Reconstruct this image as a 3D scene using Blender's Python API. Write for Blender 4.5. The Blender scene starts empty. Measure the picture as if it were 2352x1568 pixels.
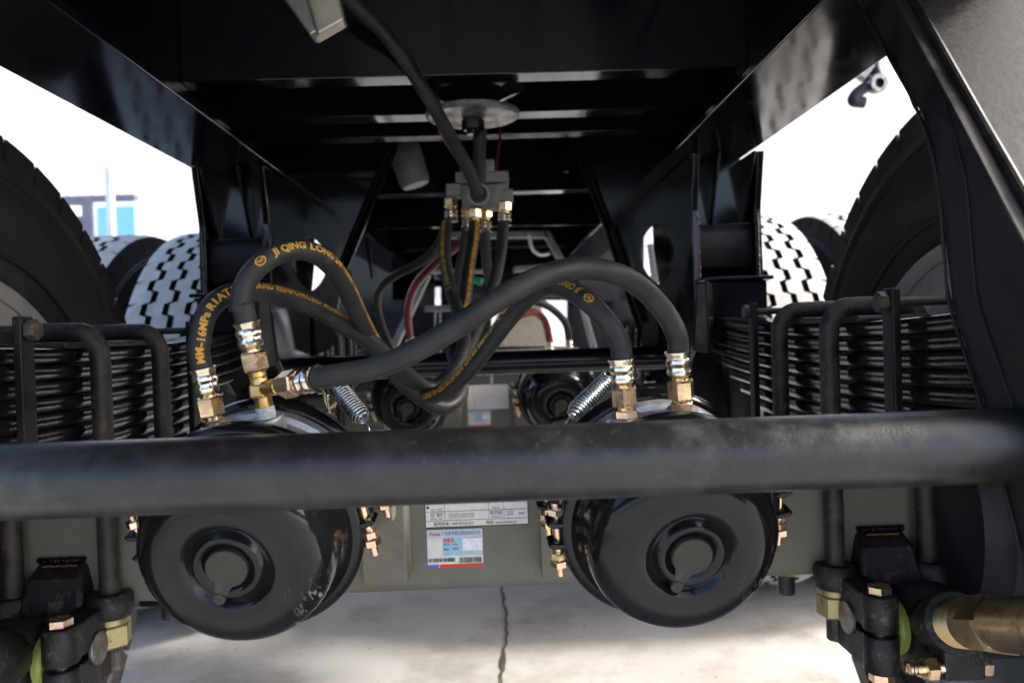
import bpy, math, random
from mathutils import Vector, Matrix
random.seed(7)
SC = bpy.context.scene
COL = SC.collection
R = math.radians

# ------------------------------------------------------------------ camera
FPX = 1800.0                      # focal length in reference pixels (2352 wide)
ZC = 0.86                         # camera height above the floor
YAW, PITCH, ROLL = R(1.15), R(-0.86), R(1.9)
fw = Vector((math.sin(YAW) * math.cos(PITCH), math.cos(YAW) * math.cos(PITCH), math.sin(PITCH)))
r0 = fw.cross(Vector((0, 0, 1))).normalized()
u0 = r0.cross(fw).normalized()
rt = r0 * math.cos(ROLL) - u0 * math.sin(ROLL)
up = u0 * math.cos(ROLL) + r0 * math.sin(ROLL)
cam_d = bpy.data.cameras.new('camera')
cam = bpy.data.objects.new('camera', cam_d)
COL.objects.link(cam)
cam.matrix_world = Matrix(((rt.x, up.x, -fw.x, 0), (rt.y, up.y, -fw.y, 0), (rt.z, up.z, -fw.z, ZC), (0, 0, 0, 1)))
cam_d.sensor_width = 36
cam_d.lens = 36 * FPX / 2352
cam_d.clip_start = 0.02
cam_d.clip_end = 300
cam_d.dof.use_dof = True
cam_d.dof.focus_distance = 0.88
cam_d.dof.aperture_fstop = 5.6
SC.camera = cam

# ------------------------------------------------------------------ sky, sun, exposure
W = bpy.data.worlds.new('World')
SC.world = W
W.use_nodes = True
wn = W.node_tree.nodes
sky = wn.new('ShaderNodeTexSky')
sky.sky_type = 'NISHITA'
sky.sun_disc = False
SUN_EL, SUN_AZ = R(36), R(94)     # azimuth measured clockwise from +Y (from the right)
sky.sun_elevation = SUN_EL
sky.sun_rotation = SUN_AZ
sky.dust_density = 3.0
sky.ozone_density = 0.2
sky.air_density = 0.7
bgn = wn['Background']
bgn.inputs['Strength'].default_value = 0.15
W.node_tree.links.new(sky.outputs[0], bgn.inputs['Color'])
sun_d = bpy.data.lights.new('sun', 'SUN')
sun_d.energy = 1.75
sun_d.angle = R(9)
sun_d.color = (1.0, 0.95, 0.89)
sun = bpy.data.objects.new('sun', sun_d)
COL.objects.link(sun)
sdir = Vector((math.sin(SUN_AZ) * math.cos(SUN_EL), math.cos(SUN_AZ) * math.cos(SUN_EL), math.sin(SUN_EL)))
sun.rotation_euler = sdir.to_track_quat('Z', 'Y').to_euler()
sun.location = (0, 0, 8)
SC.view_settings.view_transform = 'Standard'
SC.view_settings.look = 'None'
SC.view_settings.exposure = 1.9
SC.view_settings.gamma = 1.0
SC.view_settings.use_curve_mapping = False
SC.render.engine = 'CYCLES'
SC.cycles.use_denoising = True
SC.cycles.max_bounces = 8
SC.cycles.diffuse_bounces = 5
SC.cycles.glossy_bounces = 4

# ------------------------------------------------------------------ helpers
CX = -0.037                       # centre line of the trailer


def at(px, py, Y):
    """point of the place at depth Y that is seen at reference pixel px, py"""
    d = fw + rt * ((px - 1176) / FPX) - up * ((py - 784) / FPX)
    d = d * (Y / d.y)
    return Vector((d.x, d.y, d.z + ZC))


def V(x, y, z):
    """place coordinates with z measured from camera height"""
    return Vector((x, y, z + ZC))


def frame_of(d):
    d = Vector(d).normalized()
    a = Vector((0, 0, 1)) if abs(d.z) < 0.9 else Vector((1, 0, 0))
    n = (a - d * a.dot(d)).normalized()
    return d, n, d.cross(n)


class MB:
    def __init__(self):
        self.v, self.f = [], []

    def box(self, x0, x1, y0, y1, z0, z1):
        b = len(self.v)
        for x in (x0, x1):
            for y in (y0, y1):
                for z in (z0 + ZC, z1 + ZC):
                    self.v.append(Vector((x, y, z)))
        for q in ((0, 1, 3, 2), (4, 6, 7, 5), (0, 4, 5, 1), (2, 3, 7, 6), (0, 2, 6, 4), (1, 5, 7, 3)):
            self.f.append([b + i for i in q])
        return self

    def hull_loops(self, loops, caps=True, closed=True):
        b = len(self.v)
        n = len(loops[0])
        for L in loops:
            self.v += [Vector(p) for p in L]
        for i in range(len(loops) - 1):
            for j in range(n if closed else n - 1):
                k = (j + 1) % n
                self.f.append([b + i * n + j, b + i * n + k, b + (i + 1) * n + k, b + (i + 1) * n + j])
        if caps:
            self.f.append([b + j for j in range(n)][::-1])
            self.f.append([b + (len(loops) - 1) * n + j for j in range(n)])
        return self

    def prism_x(self, poly, x0, x1):          # poly of (y, z)
        return self.hull_loops([[V(x, y, z) for y, z in poly] for x in (x0, x1)])

    def prism_y(self, poly, y0, y1):          # poly of (x, z)
        return self.hull_loops([[V(x, y, z) for x, z in poly] for y in (y0, y1)])

    def prism_pts(self, pts, off):            # world polygon extruded by a vector
        return self.hull_loops([pts, [Vector(p) + Vector(off) for p in pts]])

    def tube(self, pts, rad, n=14, caps=True):
        fr = frames(pts)
        loops = []
        for i, (p, t, N, B) in enumerate(fr):
            r = rad(i) if callable(rad) else rad
            loops.append([p + (N * math.cos(2 * math.pi * j / n) + B * math.sin(2 * math.pi * j / n)) * r for j in range(n)])
        return self.hull_loops(loops, caps)

    def lathe(self, o, axis, prof, n=32, caps=True, facet=None):
        d, N, B = frame_of(axis)
        loops = []
        for r, a in prof:
            L = []
            for j in range(n):
                th = 2 * math.pi * j / n
                rr = max(r, 1e-5)
                if facet:
                    rr = rr * (1 + facet[1] * math.cos(facet[0] * th))
                L.append(Vector(o) + d * a + (N * math.cos(th) + B * math.sin(th)) * rr)
            loops.append(L)
        return self.hull_loops(loops, caps)

    def hexnut(self, o, axis, rad, h, rot=0.0, ch=0.12):
        d, N, B = frame_of(axis)
        loops = []
        for a, k in ((0, 1 - ch), (h * 0.1, 1), (h * 0.9, 1), (h, 1 - ch)):
            loops.append([Vector(o) + d * a + (N * math.cos(rot + math.pi * j / 3) + B * math.sin(rot + math.pi * j / 3)) * rad * k for j in range(6)])
        return self.hull_loops(loops)

    def build(self, name, mat, parent=None, smooth=35, bevel=0.0, label=None):
        base = Vector(parent['_base']) if parent is not None else Vector((0, 0, 0))
        me = bpy.data.meshes.new(name)
        me.from_pydata([tuple(p - base) for p in self.v], [], self.f)
        me.update()
        import bmesh
        bm = bmesh.new(); bm.from_mesh(me)
        bmesh.ops.recalc_face_normals(bm, faces=bm.faces)
        bm.to_mesh(me); bm.free()
        if smooth:
            me.polygons.foreach_set('use_smooth', [True] * len(me.polygons))
            me.set_sharp_from_angle(angle=R(smooth))
        me.materials.append(M[mat])
        o = bpy.data.objects.new(name, me)
        COL.objects.link(o)
        if parent is not None:
            o.parent = parent
            o['_base'] = tuple(base)
        else:
            o['_base'] = (0, 0, 0)
        if bevel:
            b = o.modifiers.new('bevel', 'BEVEL')
            b.width = bevel; b.segments = 2; b.limit_method = 'ANGLE'; b.angle_limit = R(40)
        if label:
            o['label'] = label
        return o


def frames(pts):
    out = []
    n = len(pts)
    N = None
    for i in range(n):
        t = (pts[min(i + 1, n - 1)] - pts[max(i - 1, 0)]).normalized()
        if N is None:
            a = Vector((0, 0, 1)) if abs(t.z) < 0.9 else Vector((0, 1, 0))
            N = (a - t * a.dot(t)).normalized()
        else:
            N = (N - t * N.dot(t)).normalized()
        out.append((pts[i], t, N, t.cross(N)))
    return out


def spline(pts, sub=8):
    P = [pts[0] * 2 - pts[1]] + list(pts) + [pts[-1] * 2 - pts[-2]]
    out = []
    for i in range(1, len(P) - 2):
        p0, p1, p2, p3 = P[i - 1], P[i], P[i + 1], P[i + 2]
        for k in range(sub):
            t = k / sub
            out.append(0.5 * ((2 * p1) + (p2 - p0) * t + (2 * p0 - 5 * p1 + 4 * p2 - p3) * t * t + (3 * p1 - p0 - 3 * p2 + p3) * t ** 3))
    out.append(P[-2].copy())
    # even out kinks
    for _ in range(3):
        out = [out[0]] + [(out[i - 1] + out[i] * 2 + out[i + 1]) / 4 for i in range(1, len(out) - 1)] + [out[-1]]
    return out


def thing(name, label, cat, loc, group=None, kind=None):
    o = bpy.data.objects.new(name, None)
    COL.objects.link(o)
    o.empty_display_size = 0.05
    o.location = loc
    o['_base'] = tuple(loc)
    if kind:
        o['kind'] = kind
    o['label'] = label
    if cat:
        o['category'] = cat
    if group:
        o['group'] = group
    return o


def tag(o, label, cat=None, group=None, kind=None):
    if label: o['label'] = label
    if cat: o['category'] = cat
    if group: o['group'] = group
    if kind: o['kind'] = kind
    return o


def copy_tree(root, dloc=(0, 0, 0), label=None, parent=None):
    c = root.copy()
    COL.objects.link(c)
    if parent is None:
        c.location = root.location + Vector(dloc)
    else:
        c.parent = parent
    if label: c['label'] = label
    for ch in list(root.children):
        copy_tree(ch, parent=c)
    return c


def text_mesh(body, size, shear=0.0, bold=0.0, spacing=1.0, align='LEFT'):
    cu = bpy.data.curves.new('text', 'FONT')
    cu.body = body; cu.size = size; cu.shear = shear; cu.offset = bold
    cu.align_x = align; cu.space_character = spacing
    cu.resolution_u = 2
    o = bpy.data.objects.new('text', cu)
    COL.objects.link(o)
    bpy.context.view_layer.update()
    dg = bpy.context.evaluated_depsgraph_get()
    me = bpy.data.meshes.new_from_object(o.evaluated_get(dg))
    bpy.data.objects.remove(o)
    bpy.data.curves.remove(cu)
    return me


# ------------------------------------------------------------------ materials
M = {}


def mat(name, c1, c2=None, rough=0.5, rough2=None, metal=0.0, scale=30.0, bump=0.0, bscale=None, coat=0.0, lo=0.4, hi=0.65, spec=0.35,
        spots=None, stretch=None, detail=6, scuff=None, specks=None):
    m = bpy.data.materials.new(name)
    m.use_nodes = True
    nt = m.node_tree
    N, L = nt.nodes, nt.links
    p = N['Principled BSDF']
    p.inputs['Metallic'].default_value = metal
    p.inputs['Specular IOR Level'].default_value = spec
    p.inputs['Coat Weight'].default_value = coat
    p.inputs['Coat Roughness'].default_value = 0.12
    tc = N.new('ShaderNodeTexCoord')
    src = tc.outputs['Object']
    if stretch:
        mp = N.new('ShaderNodeMapping')
        mp.inputs['Scale'].default_value = stretch
        L.new(src, mp.inputs['Vector'])
        src = mp.outputs[0]
    nz = N.new('ShaderNodeTexNoise')
    nz.inputs['Scale'].default_value = scale
    nz.inputs['Detail'].default_value = detail
    nz.inputs['Roughness'].default_value = 0.62
    L.new(src, nz.inputs['Vector'])
    mr = N.new('ShaderNodeMapRange')
    mr.inputs['From Min'].default_value = lo
    mr.inputs['From Max'].default_value = hi
    L.new(nz.outputs['Fac'], mr.inputs['Value'])
    mx = N.new('ShaderNodeMix')
    mx.data_type = 'RGBA'
    mx.inputs['A'].default_value = (*c1, 1)
    mx.inputs['B'].default_value = (*(c2 or c1), 1)
    L.new(mr.outputs[0], mx.inputs['Factor'])
    out = mx.outputs['Result']
    rmix = N.new('ShaderNodeMix')
    rmix.inputs['A'].default_value = rough
    rmix.inputs['B'].default_value = rough2 if rough2 is not None else min(1, rough * 1.25)
    L.new(mr.outputs[0], rmix.inputs['Factor'])
    rout = rmix.outputs['Result']
    if spots:                                  # (colour, scale, lo, hi, roughness)
        n2 = N.new('ShaderNodeTexNoise')
        n2.inputs['Scale'].default_value = spots[1]
        n2.inputs['Detail'].default_value = 8
        n2.inputs['Roughness'].default_value = 0.7
        L.new(src, n2.inputs['Vector'])
        m2 = N.new('ShaderNodeMapRange')
        m2.inputs['From Min'].default_value = spots[2]
        m2.inputs['From Max'].default_value = spots[3]
        L.new(n2.outputs['Fac'], m2.inputs['Value'])
        x2 = N.new('ShaderNodeMix')
        x2.data_type = 'RGBA'
        x2.inputs['B'].default_value = (*spots[0], 1)
        L.new(m2.outputs[0], x2.inputs['Factor'])
        L.new(out, x2.inputs['A'])
        out = x2.outputs['Result']
        r2 = N.new('ShaderNodeMix')
        r2.inputs['B'].default_value = spots[4]
        L.new(m2.outputs[0], r2.inputs['Factor'])
        L.new(rout, r2.inputs['A'])
        rout = r2.outputs['Result']
    def layer(fac, col, rgh):
        nonlocal out, rout
        xm = N.new('ShaderNodeMix'); xm.data_type = 'RGBA'
        xm.inputs['B'].default_value = (*col, 1)
        L.new(fac, xm.inputs['Factor']); L.new(out, xm.inputs['A'])
        out = xm.outputs['Result']
        rm_ = N.new('ShaderNodeMix'); rm_.inputs['B'].default_value = rgh
        L.new(fac, rm_.inputs['Factor']); L.new(rout, rm_.inputs['A'])
        rout = rm_.outputs['Result']

    def thresh(scale_, lo_, hi_, vec=None, rough_=.7):
        nn = N.new('ShaderNodeTexNoise'); nn.inputs['Scale'].default_value = scale_
        nn.inputs['Detail'].default_value = 6; nn.inputs['Roughness'].default_value = rough_
        L.new(vec or src, nn.inputs['Vector'])
        q = N.new('ShaderNodeMapRange'); q.inputs['From Min'].default_value = lo_; q.inputs['From Max'].default_value = hi_
        L.new(nn.outputs['Fac'], q.inputs['Value'])
        return q.outputs[0]
    if scuff:                                  # worn patches: list of (centre, radius), colour
        for cen, rad in scuff[0]:
            dv = N.new('ShaderNodeVectorMath'); dv.operation = 'DISTANCE'
            dv.inputs[1].default_value = cen
            L.new(src, dv.inputs[0])
            q = N.new('ShaderNodeMapRange')
            q.inputs['From Min'].default_value = rad; q.inputs['From Max'].default_value = rad * .2
            L.new(dv.outputs['Value'], q.inputs['Value'])
            mp2 = N.new('ShaderNodeMapping'); mp2.inputs['Rotation'].default_value = (0, .7, 0); mp2.inputs['Scale'].default_value = (3.2, 1, .8)
            L.new(src, mp2.inputs['Vector'])
            f = thresh(70, .53, .60, mp2.outputs[0])
            mu = N.new('ShaderNodeMath'); mu.operation = 'MULTIPLY'
            L.new(q.outputs[0], mu.inputs[0]); L.new(f, mu.inputs[1])
            layer(mu.outputs[0], scuff[1], .6)
    if specks:                                 # (colour, scale, lo, hi)
        layer(thresh(specks[1], specks[2], specks[3]), specks[0], .8)
    L.new(out, p.inputs['Base Color'])
    L.new(rout, p.inputs['Roughness'])
    if bump:
        nb = N.new('ShaderNodeTexNoise')
        nb.inputs['Scale'].default_value = bscale or scale * 4
        nb.inputs['Detail'].default_value = 5
        L.new(src, nb.inputs['Vector'])
        bp = N.new('ShaderNodeBump')
        bp.inputs['Strength'].default_value = bump
        bp.inputs['Distance'].default_value = 0.002
        L.new(nb.outputs['Fac'], bp.inputs['Height'])
        L.new(bp.outputs[0], p.inputs['Normal'])
    M[name] = m
    return m


FP = (.09, .17)
mat('frame_paint', (.0035, .004, .007), (.006, .0065, .010), *FP, scale=9, spec=.4, bump=.02, bscale=60, spots=((.03, .029, .028), 35, .70, .85, .5))
mat('worn_frame', (.007, .007, .009), (.018, .017, .017), .35, .6, spec=.25, scale=14, bump=.12, bscale=160, spots=((.06, .03, .016), 40, .63, .75, .7))
mat('dusty_plate', (.012, .012, .012), (.024, .024, .0235), .5, .65, spec=.2, scale=200, bump=.15, bscale=120)
mat('tube_paint', (.011, .0112, .0115), (.028, .028, .0275), .3, .48, spec=.5, scale=26, lo=.45, hi=.75, bump=.14, bscale=420, spots=((.085, .083, .08), 7, .52, .80, .6), specks=((.05, .05, .048), 240, .60, .74))
mat('chamber_black', (.006, .006, .007), (.011, .011, .011),   .09, .17, spec=.30, scale=12, bump=.012, bscale=60, scuff=([((.066, -.09, -.045), .030), ((.05, -.085, -.078), .022), ((-.02, -.09, -.085), .016)], (.26, .25, .23)), specks=((.10, .095, .085), 330, .68, .74))
mat('band_black', (.006, .006, .007), (.01, .01, .012), .14, .26, scale=18)
mat('plug_rubber', (.036, .034, .028), (.05, .047, .038), .6, scale=40, spots=((.085, .08, .066), 60, .6, .75, .7))
mat('cast_aluminium', (.42, .42, .43), (.55, .55, .56), .42, .55, metal=.75, scale=120, bump=.15, bscale=500)
mat('hose_rubber', (.018, .018, .019), (.038, .037, .036), .48, .68, scale=22, bump=.1, bscale=260, specks=((.16, .15, .13), 260, .69, .73), spots=((.07, .066, .06), 45, .6, .75, .75))
mat('gold_print', (.62, .33, .045), (.5, .26, .03), .55, scale=300)
mat('zinc_yellow', (.86, .68, .36), (.84, .56, .47), .22, .34, metal=1, scale=55, lo=.42, hi=.6, bump=.05, bscale=400, spots=((.72, .76, .42), 48, .56, .68, .25))
mat('zinc_pale', (.80, .76, .62), (.86, .72, .56), .18, .3, metal=1, scale=70, lo=.42, hi=.6, spots=((.62, .66, .44), 60, .55, .7, .25))
mat('brass', (.62, .42, .16), (.74, .54, .24), .28, .42, metal=1, scale=60, bump=.12, bscale=300)
mat('bright_zinc', (.62, .66, .68), (.75, .78, .8), .22, .32, metal=1, scale=50)
mat('thread_tape', (.72, .72, .73), (.55, .55, .56), .6, scale=200, bump=.3, bscale=500)
mat('axle_paint', (.155, .148, .118), (.185, .177, .145), .42, .58, scale=10, bump=.04, bscale=160, spots=((.06, .05, .04), 16, .62, .8, .6))
mat('leaf_steel', (.004, .004, .0045), (.010, .0095, .0095), .12, .24, spec=.42, scale=30, bump=.1, bscale=200, spots=((.05, .034, .024), 25, .66, .76, .6))
mat('ubolt_steel', (.018, .017, .017), (.06, .05, .043), .38, .6, scale=36, bump=.2, bscale=260, spots=((.17, .11, .07), 48, .58, .72, .75))
mat('cast_black', (.010, .010, .011), (.03, .028, .027), .36, .6, scale=38, bump=.45, bscale=200, spots=((.12, .105, .088), 42, .56, .68, .7), specks=((.2, .16, .12), 180, .66, .72))
mat('nut_olive', (.34, .30, .16), (.44, .39, .19), .35, .5, metal=.7, scale=60, spots=((.05, .045, .03), 70, .6, .65, .6))
mat('brass_dark', (.42, .31, .15), (.55, .43, .24), .3, .42, metal=1, scale=30, bump=.05, bscale=300, spots=((.10, .055, .03), 22, .55, .68, .5))
mat('bare_steel', (.32, .3, .28), (.2, .18, .16), .35, .5, metal=.9, scale=60)
mat('bush_green', (.30, .36, .075), (.38, .43, .12), .35, scale=30)
mat('rust', (.16, .07, .03), (.28, .13, .06), .7, scale=60)
mat('tyre_side', (.015, .015, .017), (.034, .033, .034), .5, .72, scale=9, bump=.08, bscale=60, spots=((.075, .066, .054), 11, .54, .8, .85), specks=((.12, .11, .09), 120, .68, .75))
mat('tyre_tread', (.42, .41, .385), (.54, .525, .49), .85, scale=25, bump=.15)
mat('tyre_groove', (.012, .012, .012), (.02, .02, .02), .8)
mat('rim_grey', (.32, .31, .29), (.42, .41, .39), .4, scale=12, spots=((.12, .11, .1), 10, .6, .8, .6))
mat('drum_iron', (.014, .016, .02), (.03, .03, .034), .45, scale=20)
mat('concrete', (.46, .445, .42), (.58, .565, .54), .35, .65, scale=1.6, lo=.35, hi=.7, bump=.25, bscale=40, spots=((.29, .275, .25), 3.4, .48, .72, .5), specks=((.16, .14, .12), 38, .62, .72), detail=12)
mat('crack_dirt', (.06, .045, .032), (.11, .085, .06), .9, scale=60)
mat('valve_cast', (.16, .155, .14), (.24, .235, .22), .5, scale=40, metal=.4, bump=.2)
mat('worn_plate', (.36, .355, .33), (.12, .115, .105), .3, .5, metal=.6, scale=24)
mat('beige_paint', (.52, .48, .40), (.42, .38, .3), .25, metal=.5, scale=30, spots=((.1, .08, .06), 40, .66, .72, .6))
mat('grey_can_lit_brace', (.2, .21, .21), (.28, .29, .28), .4, scale=25)
mat('white_print', (.82, .82, .80), (.76, .76, .74), .45, scale=120)
mat('black_print', (.02, .02, .02), None, .5)
mat('red_print', (.75, .06, .035), None, .5)
mat('violet_print', (.09, .07, .38), None, .5)
mat('blue_print', (.10, .16, .55), None, .5)
mat('sky_print', (.30, .56, .75), (.40, .63, .78), .5, scale=60)
mat('pale_blue_print', (.50, .62, .72), (.56, .66, .73), .5, scale=60)
mat('grey_print', (.45, .45, .45), (.6, .6, .6), .5, scale=400)
mat('hologram', (.62, .64, .7), (.78, .78, .8), .25, .4, scale=140, metal=.3)
mat('red_hose', (.16, .02, .022), (.25, .04, .04), .35, scale=30)
mat('wall_white', (.86, .86, .85), (.82, .82, .81), .6, scale=3)
mat('post_blue_grey', (.42, .5, .56), (.5, .57, .62), .5, scale=10)
mat('dark_rail', (.10, .11, .15), (.14, .15, .2), .6, scale=10)
mat('sign_blue', (.18, .48, .75), (.22, .52, .78), .5, scale=10)
mat('green_cap', (.02, .30, .18), (.03, .36, .22), .4)
mat('orange_wire', (.6, .22, .03), None, .5)


# ------------------------------------------------------------------ the floor
fl = MB()
fl.hull_loops([[Vector((-60, -60, -.05)), Vector((60, -60, -.05)), Vector((60, 90, -.05)), Vector((-60, 90, -.05))],
               [Vector((-60, -60, 0)), Vector((60, -60, 0)), Vector((60, 90, 0)), Vector((-60, 90, 0))]])
floor = fl.build('floor', 'concrete', smooth=0)
tag(floor, 'pale concrete workshop floor below the axle', kind='structure')
cr = MB()
L1, L2 = [], []
y = 0.4
while y < 7:
    xx = -.03 + .012 * y - .006 * (y - 2) + 0.006 * math.sin(y * 9) + random.uniform(-.004, .004)
    w_ = random.uniform(.0022, .0045) * (1.3 if 1.98 < y < 2.06 else 1)
    L1.append(Vector((xx - w_, y, .004))); L2.append(Vector((xx + w_ * (2 if 1.98 < y < 2.06 else 1), y, .004)))
    y += random.uniform(.02, .05)
cr.hull_loops([L1, L2], caps=False, closed=False)
ck = cr.build('crack', 'crack_dirt', floor, smooth=0)

# ------------------------------------------------------------------ trailer frame (welded together)
fr = thing('trailer_frame', 'black painted welded steel trailer frame seen from below', 'trailer frame', V(CX, 1.5, .36))
for s in (-1, 1):
    m = MB()
    xc = CX + s * .505
    poly = [(-.085, .36), (.085, .36), (.085, .374), (.007, .374), (.007, .80), (.085, .80), (.085, .814), (-.085, .814), (-.085, .80), (-.007, .80), (-.007, .374), (-.085, .374)]
    m.prism_y([(xc + a, b) for a, b in poly], -.45, 8.5)
    m.build('main_beam', 'frame_paint', fr, smooth=0, bevel=.002)
MB().box(CX - .75, CX + .75, -.45, 8.5, .816, .83).build('deck_plate', 'frame_paint', fr, smooth=0)


def channel(y0, y1, z0, z1, t=.008):
    m = MB()
    m.prism_x([(y0, z0), (y1, z0), (y1, z0 + t), (y0 + t, z0 + t), (y0 + t, z1 - t), (y1, z1 - t), (y1, z1), (y0, z1)], CX - .497, CX + .497)
    return m.build('cross_member', 'frame_paint', fr, smooth=0, bevel=.0015)


for y0, z0, z1, w in ((1.385, .45, .815, .05), (1.63, .45, .60, .055), (1.80, .448, .66, .05), (2.45, .43, .8, .06), (3.2, .43, .8, .06), (4.1, .43, .8, .06), (5.2, .40, .8, .06)):
    channel(y0, y0 + w, z0, z1)
# plates that close the space over the first axle
for x in (-.30, -.05, .14, .36):
    MB().box(CX + x - .006, CX + x + .006, 1.0, 1.384, .60, .815).build('rib', 'frame_paint', fr, smooth=0, bevel=.001)
# pivot dish
m = MB()
pc = V(CX + .006, 1.52, .408)
m.lathe(pc, (0, 0, 1), [(.03, .125), (.03, .105), (.085, .10), (.115, .085), (.118, .075), (.10, .05), (.05, .03), (.03, .004)], 40)
dish = m.build('pivot_dish', 'frame_paint', fr)
MB().lathe(pc, (0, 0, 1), [(.0, 0), (.086, .002), (.091, .006), (.091, .012), (.0, .013)], 40).build('pivot_plate', 'worn_plate', dish, label='bare scuffed round underside of the pivot dish')
m = MB(); m.hexnut(pc - Vector((0, 0, .022)), (0, 0, 1), .022, .022)
m.lathe(pc - Vector((0, 0, .03)), (0, 0, 1), [(.013, 0), (.013, .03)], 16)
m.build('pivot_bolt', 'band_black', dish)

# side gusset plates with a round cut-out, and the bracing frame behind
def gusset(pts, Y, t=.012):
    m = MB(); m.prism_pts([at(x, y, Y) for x, y in pts], (0, t, 0))
    return m.build('gusset_plate', 'frame_paint', fr, smooth=0, bevel=.001)


def arc(cx, cy, r, a0, a1, n=14):
    return [(cx + r * math.cos(R(a0 + (a1 - a0) * i / n)), cy - r * math.sin(R(a0 + (a1 - a0) * i / n))) for i in range(n + 1)]


gusset([(560, 250), (940, 250), (905, 345), (785, 640), (762, 800), (690, 830), (560, 830), (560, 700)] + arc(676, 606, 74, -85, 85) + [(560, 520)], 2.02)
gusset([(1700, 240), (1295, 250), (1385, 512), (1467, 760), (1480, 810), (1700, 800), (1700, 690)] + arc(1556, 580, 84, 265, 95)[:] + [(1700, 490)], 2.02)
for pa, pb in (((911, 333), (780, 650)), ((896, 330), (768, 640)), ((842, 545), (858, 640)), ((1291, 262), (1392, 523)), ((1392, 523), (1470, 762)), ((1306, 262), (1404, 520)), ((1412, 520), (1486, 740)), ((1300, 395), (1318, 340)), ((1470, 745), (1462, 830)), ((800, 620), (828, 800))):
    m = MB()
    m.tube([at(pa[0], pa[1], 2.0), at(pb[0], pb[1], 2.0)], .007, 6)
    m.build('edge_bar', 'frame_paint', fr)
# far bracing (third hanger set); light on the black nearer bars painted grey
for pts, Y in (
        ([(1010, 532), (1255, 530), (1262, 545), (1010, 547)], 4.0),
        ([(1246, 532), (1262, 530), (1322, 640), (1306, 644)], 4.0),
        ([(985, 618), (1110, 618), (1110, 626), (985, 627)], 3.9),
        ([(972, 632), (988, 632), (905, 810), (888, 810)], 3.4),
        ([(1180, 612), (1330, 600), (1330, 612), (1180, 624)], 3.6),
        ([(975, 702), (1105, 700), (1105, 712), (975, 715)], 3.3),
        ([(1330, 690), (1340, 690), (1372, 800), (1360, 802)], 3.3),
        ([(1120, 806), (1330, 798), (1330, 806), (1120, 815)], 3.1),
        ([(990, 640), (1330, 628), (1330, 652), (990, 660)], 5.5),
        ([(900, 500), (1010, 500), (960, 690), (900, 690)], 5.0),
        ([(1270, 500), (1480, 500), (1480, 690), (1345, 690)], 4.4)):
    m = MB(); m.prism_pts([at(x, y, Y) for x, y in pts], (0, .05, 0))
    m.build('brace', 'grey_can_lit_brace' if Y < 4.2 and abs(pts[0][1] - pts[2][1]) < 200 and pts[0][0] != 1270 else 'frame_paint', fr, smooth=0, bevel=.002)
# dark plate that closes the space above the far bracing
m = MB(); m.prism_pts([at(x, y, 2.9) for x, y in ((780, 300), (1480, 290), (1480, 515), (780, 525))], (0, .012, 0))
m.build('rear_plate', 'frame_paint', fr, smooth=0)

# added dark sheets standing in for the shade far behind, with openings to the daylight
for x0, x1, y0, y1 in ((760, 1000, 500, 905), (1012, 1130, 500, 905), (1000, 1480, 500, 640), (1302, 1480, 640, 905), (1130, 1302, 640, 690), (1000, 1012, 700, 905), (1130, 1302, 795, 905)):
    m = MB(); m.prism_pts([at(x, y, 5.0) for x, y in ((x0, y1), (x1 - .6, y1), (x1 - .6, y0), (x0, y0))], (0, .02, 0))
    m.build('shade_sheet', 'frame_paint', fr, smooth=0)

m = MB(); m.prism_pts([at(x, y, 5.6) for x, y in ((1120, 800), (1262, 795), (1240, 690), (1150, 690))], (0, .02, 0))
m.build('pale_panel', 'beige_paint', fr, smooth=0, label='pale grey panel seen through the far opening')

# cross tubes between the hangers
PIPE_Y, PIPE_Z = .60, -.1025
MB().lathe(V(CX - .614, PIPE_Y, PIPE_Z), (1, 0, 0), [(.0288, 0), (.0288, 1.06)], 64).build('cross_tube', 'tube_paint', fr)
MB().lathe(V(CX - .447, 1.88, -.078), (1, 0, 0), [(.028, 0), (.028, .894)], 32).build('cross_tube', 'frame_paint', fr)


def bead(pts, parent, r=.003, mat_='frame_paint', name='weld_bead'):
    P = spline(pts, 10) if len(pts) > 2 else [pts[0].lerp(pts[1], i / 24) for i in range(25)]
    rs = [r * random.uniform(.65, 1.2) for _ in P]
    return MB().tube(P, lambda i: rs[i], 8).build(name, mat_, parent, smooth=60)


def near_hanger(s, out=0.0):
    far_e = [(.87, .358), (.84, .33), (.735, .19), (.708, .12), (.70, .054), (.692, .006), (.649, -.08), (.605, -.19), (.585, -.27)]
    near_e = [(.47, -.27), (.49, -.19), (.535, -.08), (.594, .05), (.68, .175), (.778, .314), (.81, .358)]
    poly = far_e + near_e
    inner = None
    for a in (.445, .60):
        m = MB()
        xs = sorted((CX + s * (a + out), CX + s * (a + out + .016)))
        m.prism_x(poly, *xs)
        o = m.build('hanger_plate', 'worn_frame', fr, smooth=0, bevel=.002)
        inner = inner or o
    m = MB()
    fp = [(y + .006, z) for y, z in near_e]
    lo = [(y + .018, z) for y, z in near_e]
    xs = sorted((CX + s * (.4615 + out), CX + s * (.5995 + out)))
    m.prism_x(fp + lo[::-1], *xs)
    m.build('hanger_front_plate', 'dusty_plate', fr, smooth=40)
    bead([V(CX + s * (.4435 + out), y, z) for y, z in far_e[1:]], inner, .0018, 'worn_frame')
    bead([V(CX + s * (.4442 + out), y - .04, z) for y, z in far_e[2:]], inner, .0014, 'worn_frame')
    MB().tube(spline([V(CX + s * (.464 + out), y, z) for y, z in near_e]), .005, 10).build('edge_bar', 'worn_frame', inner)


near_hanger(1)
near_hanger(-1, .17)


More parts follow.
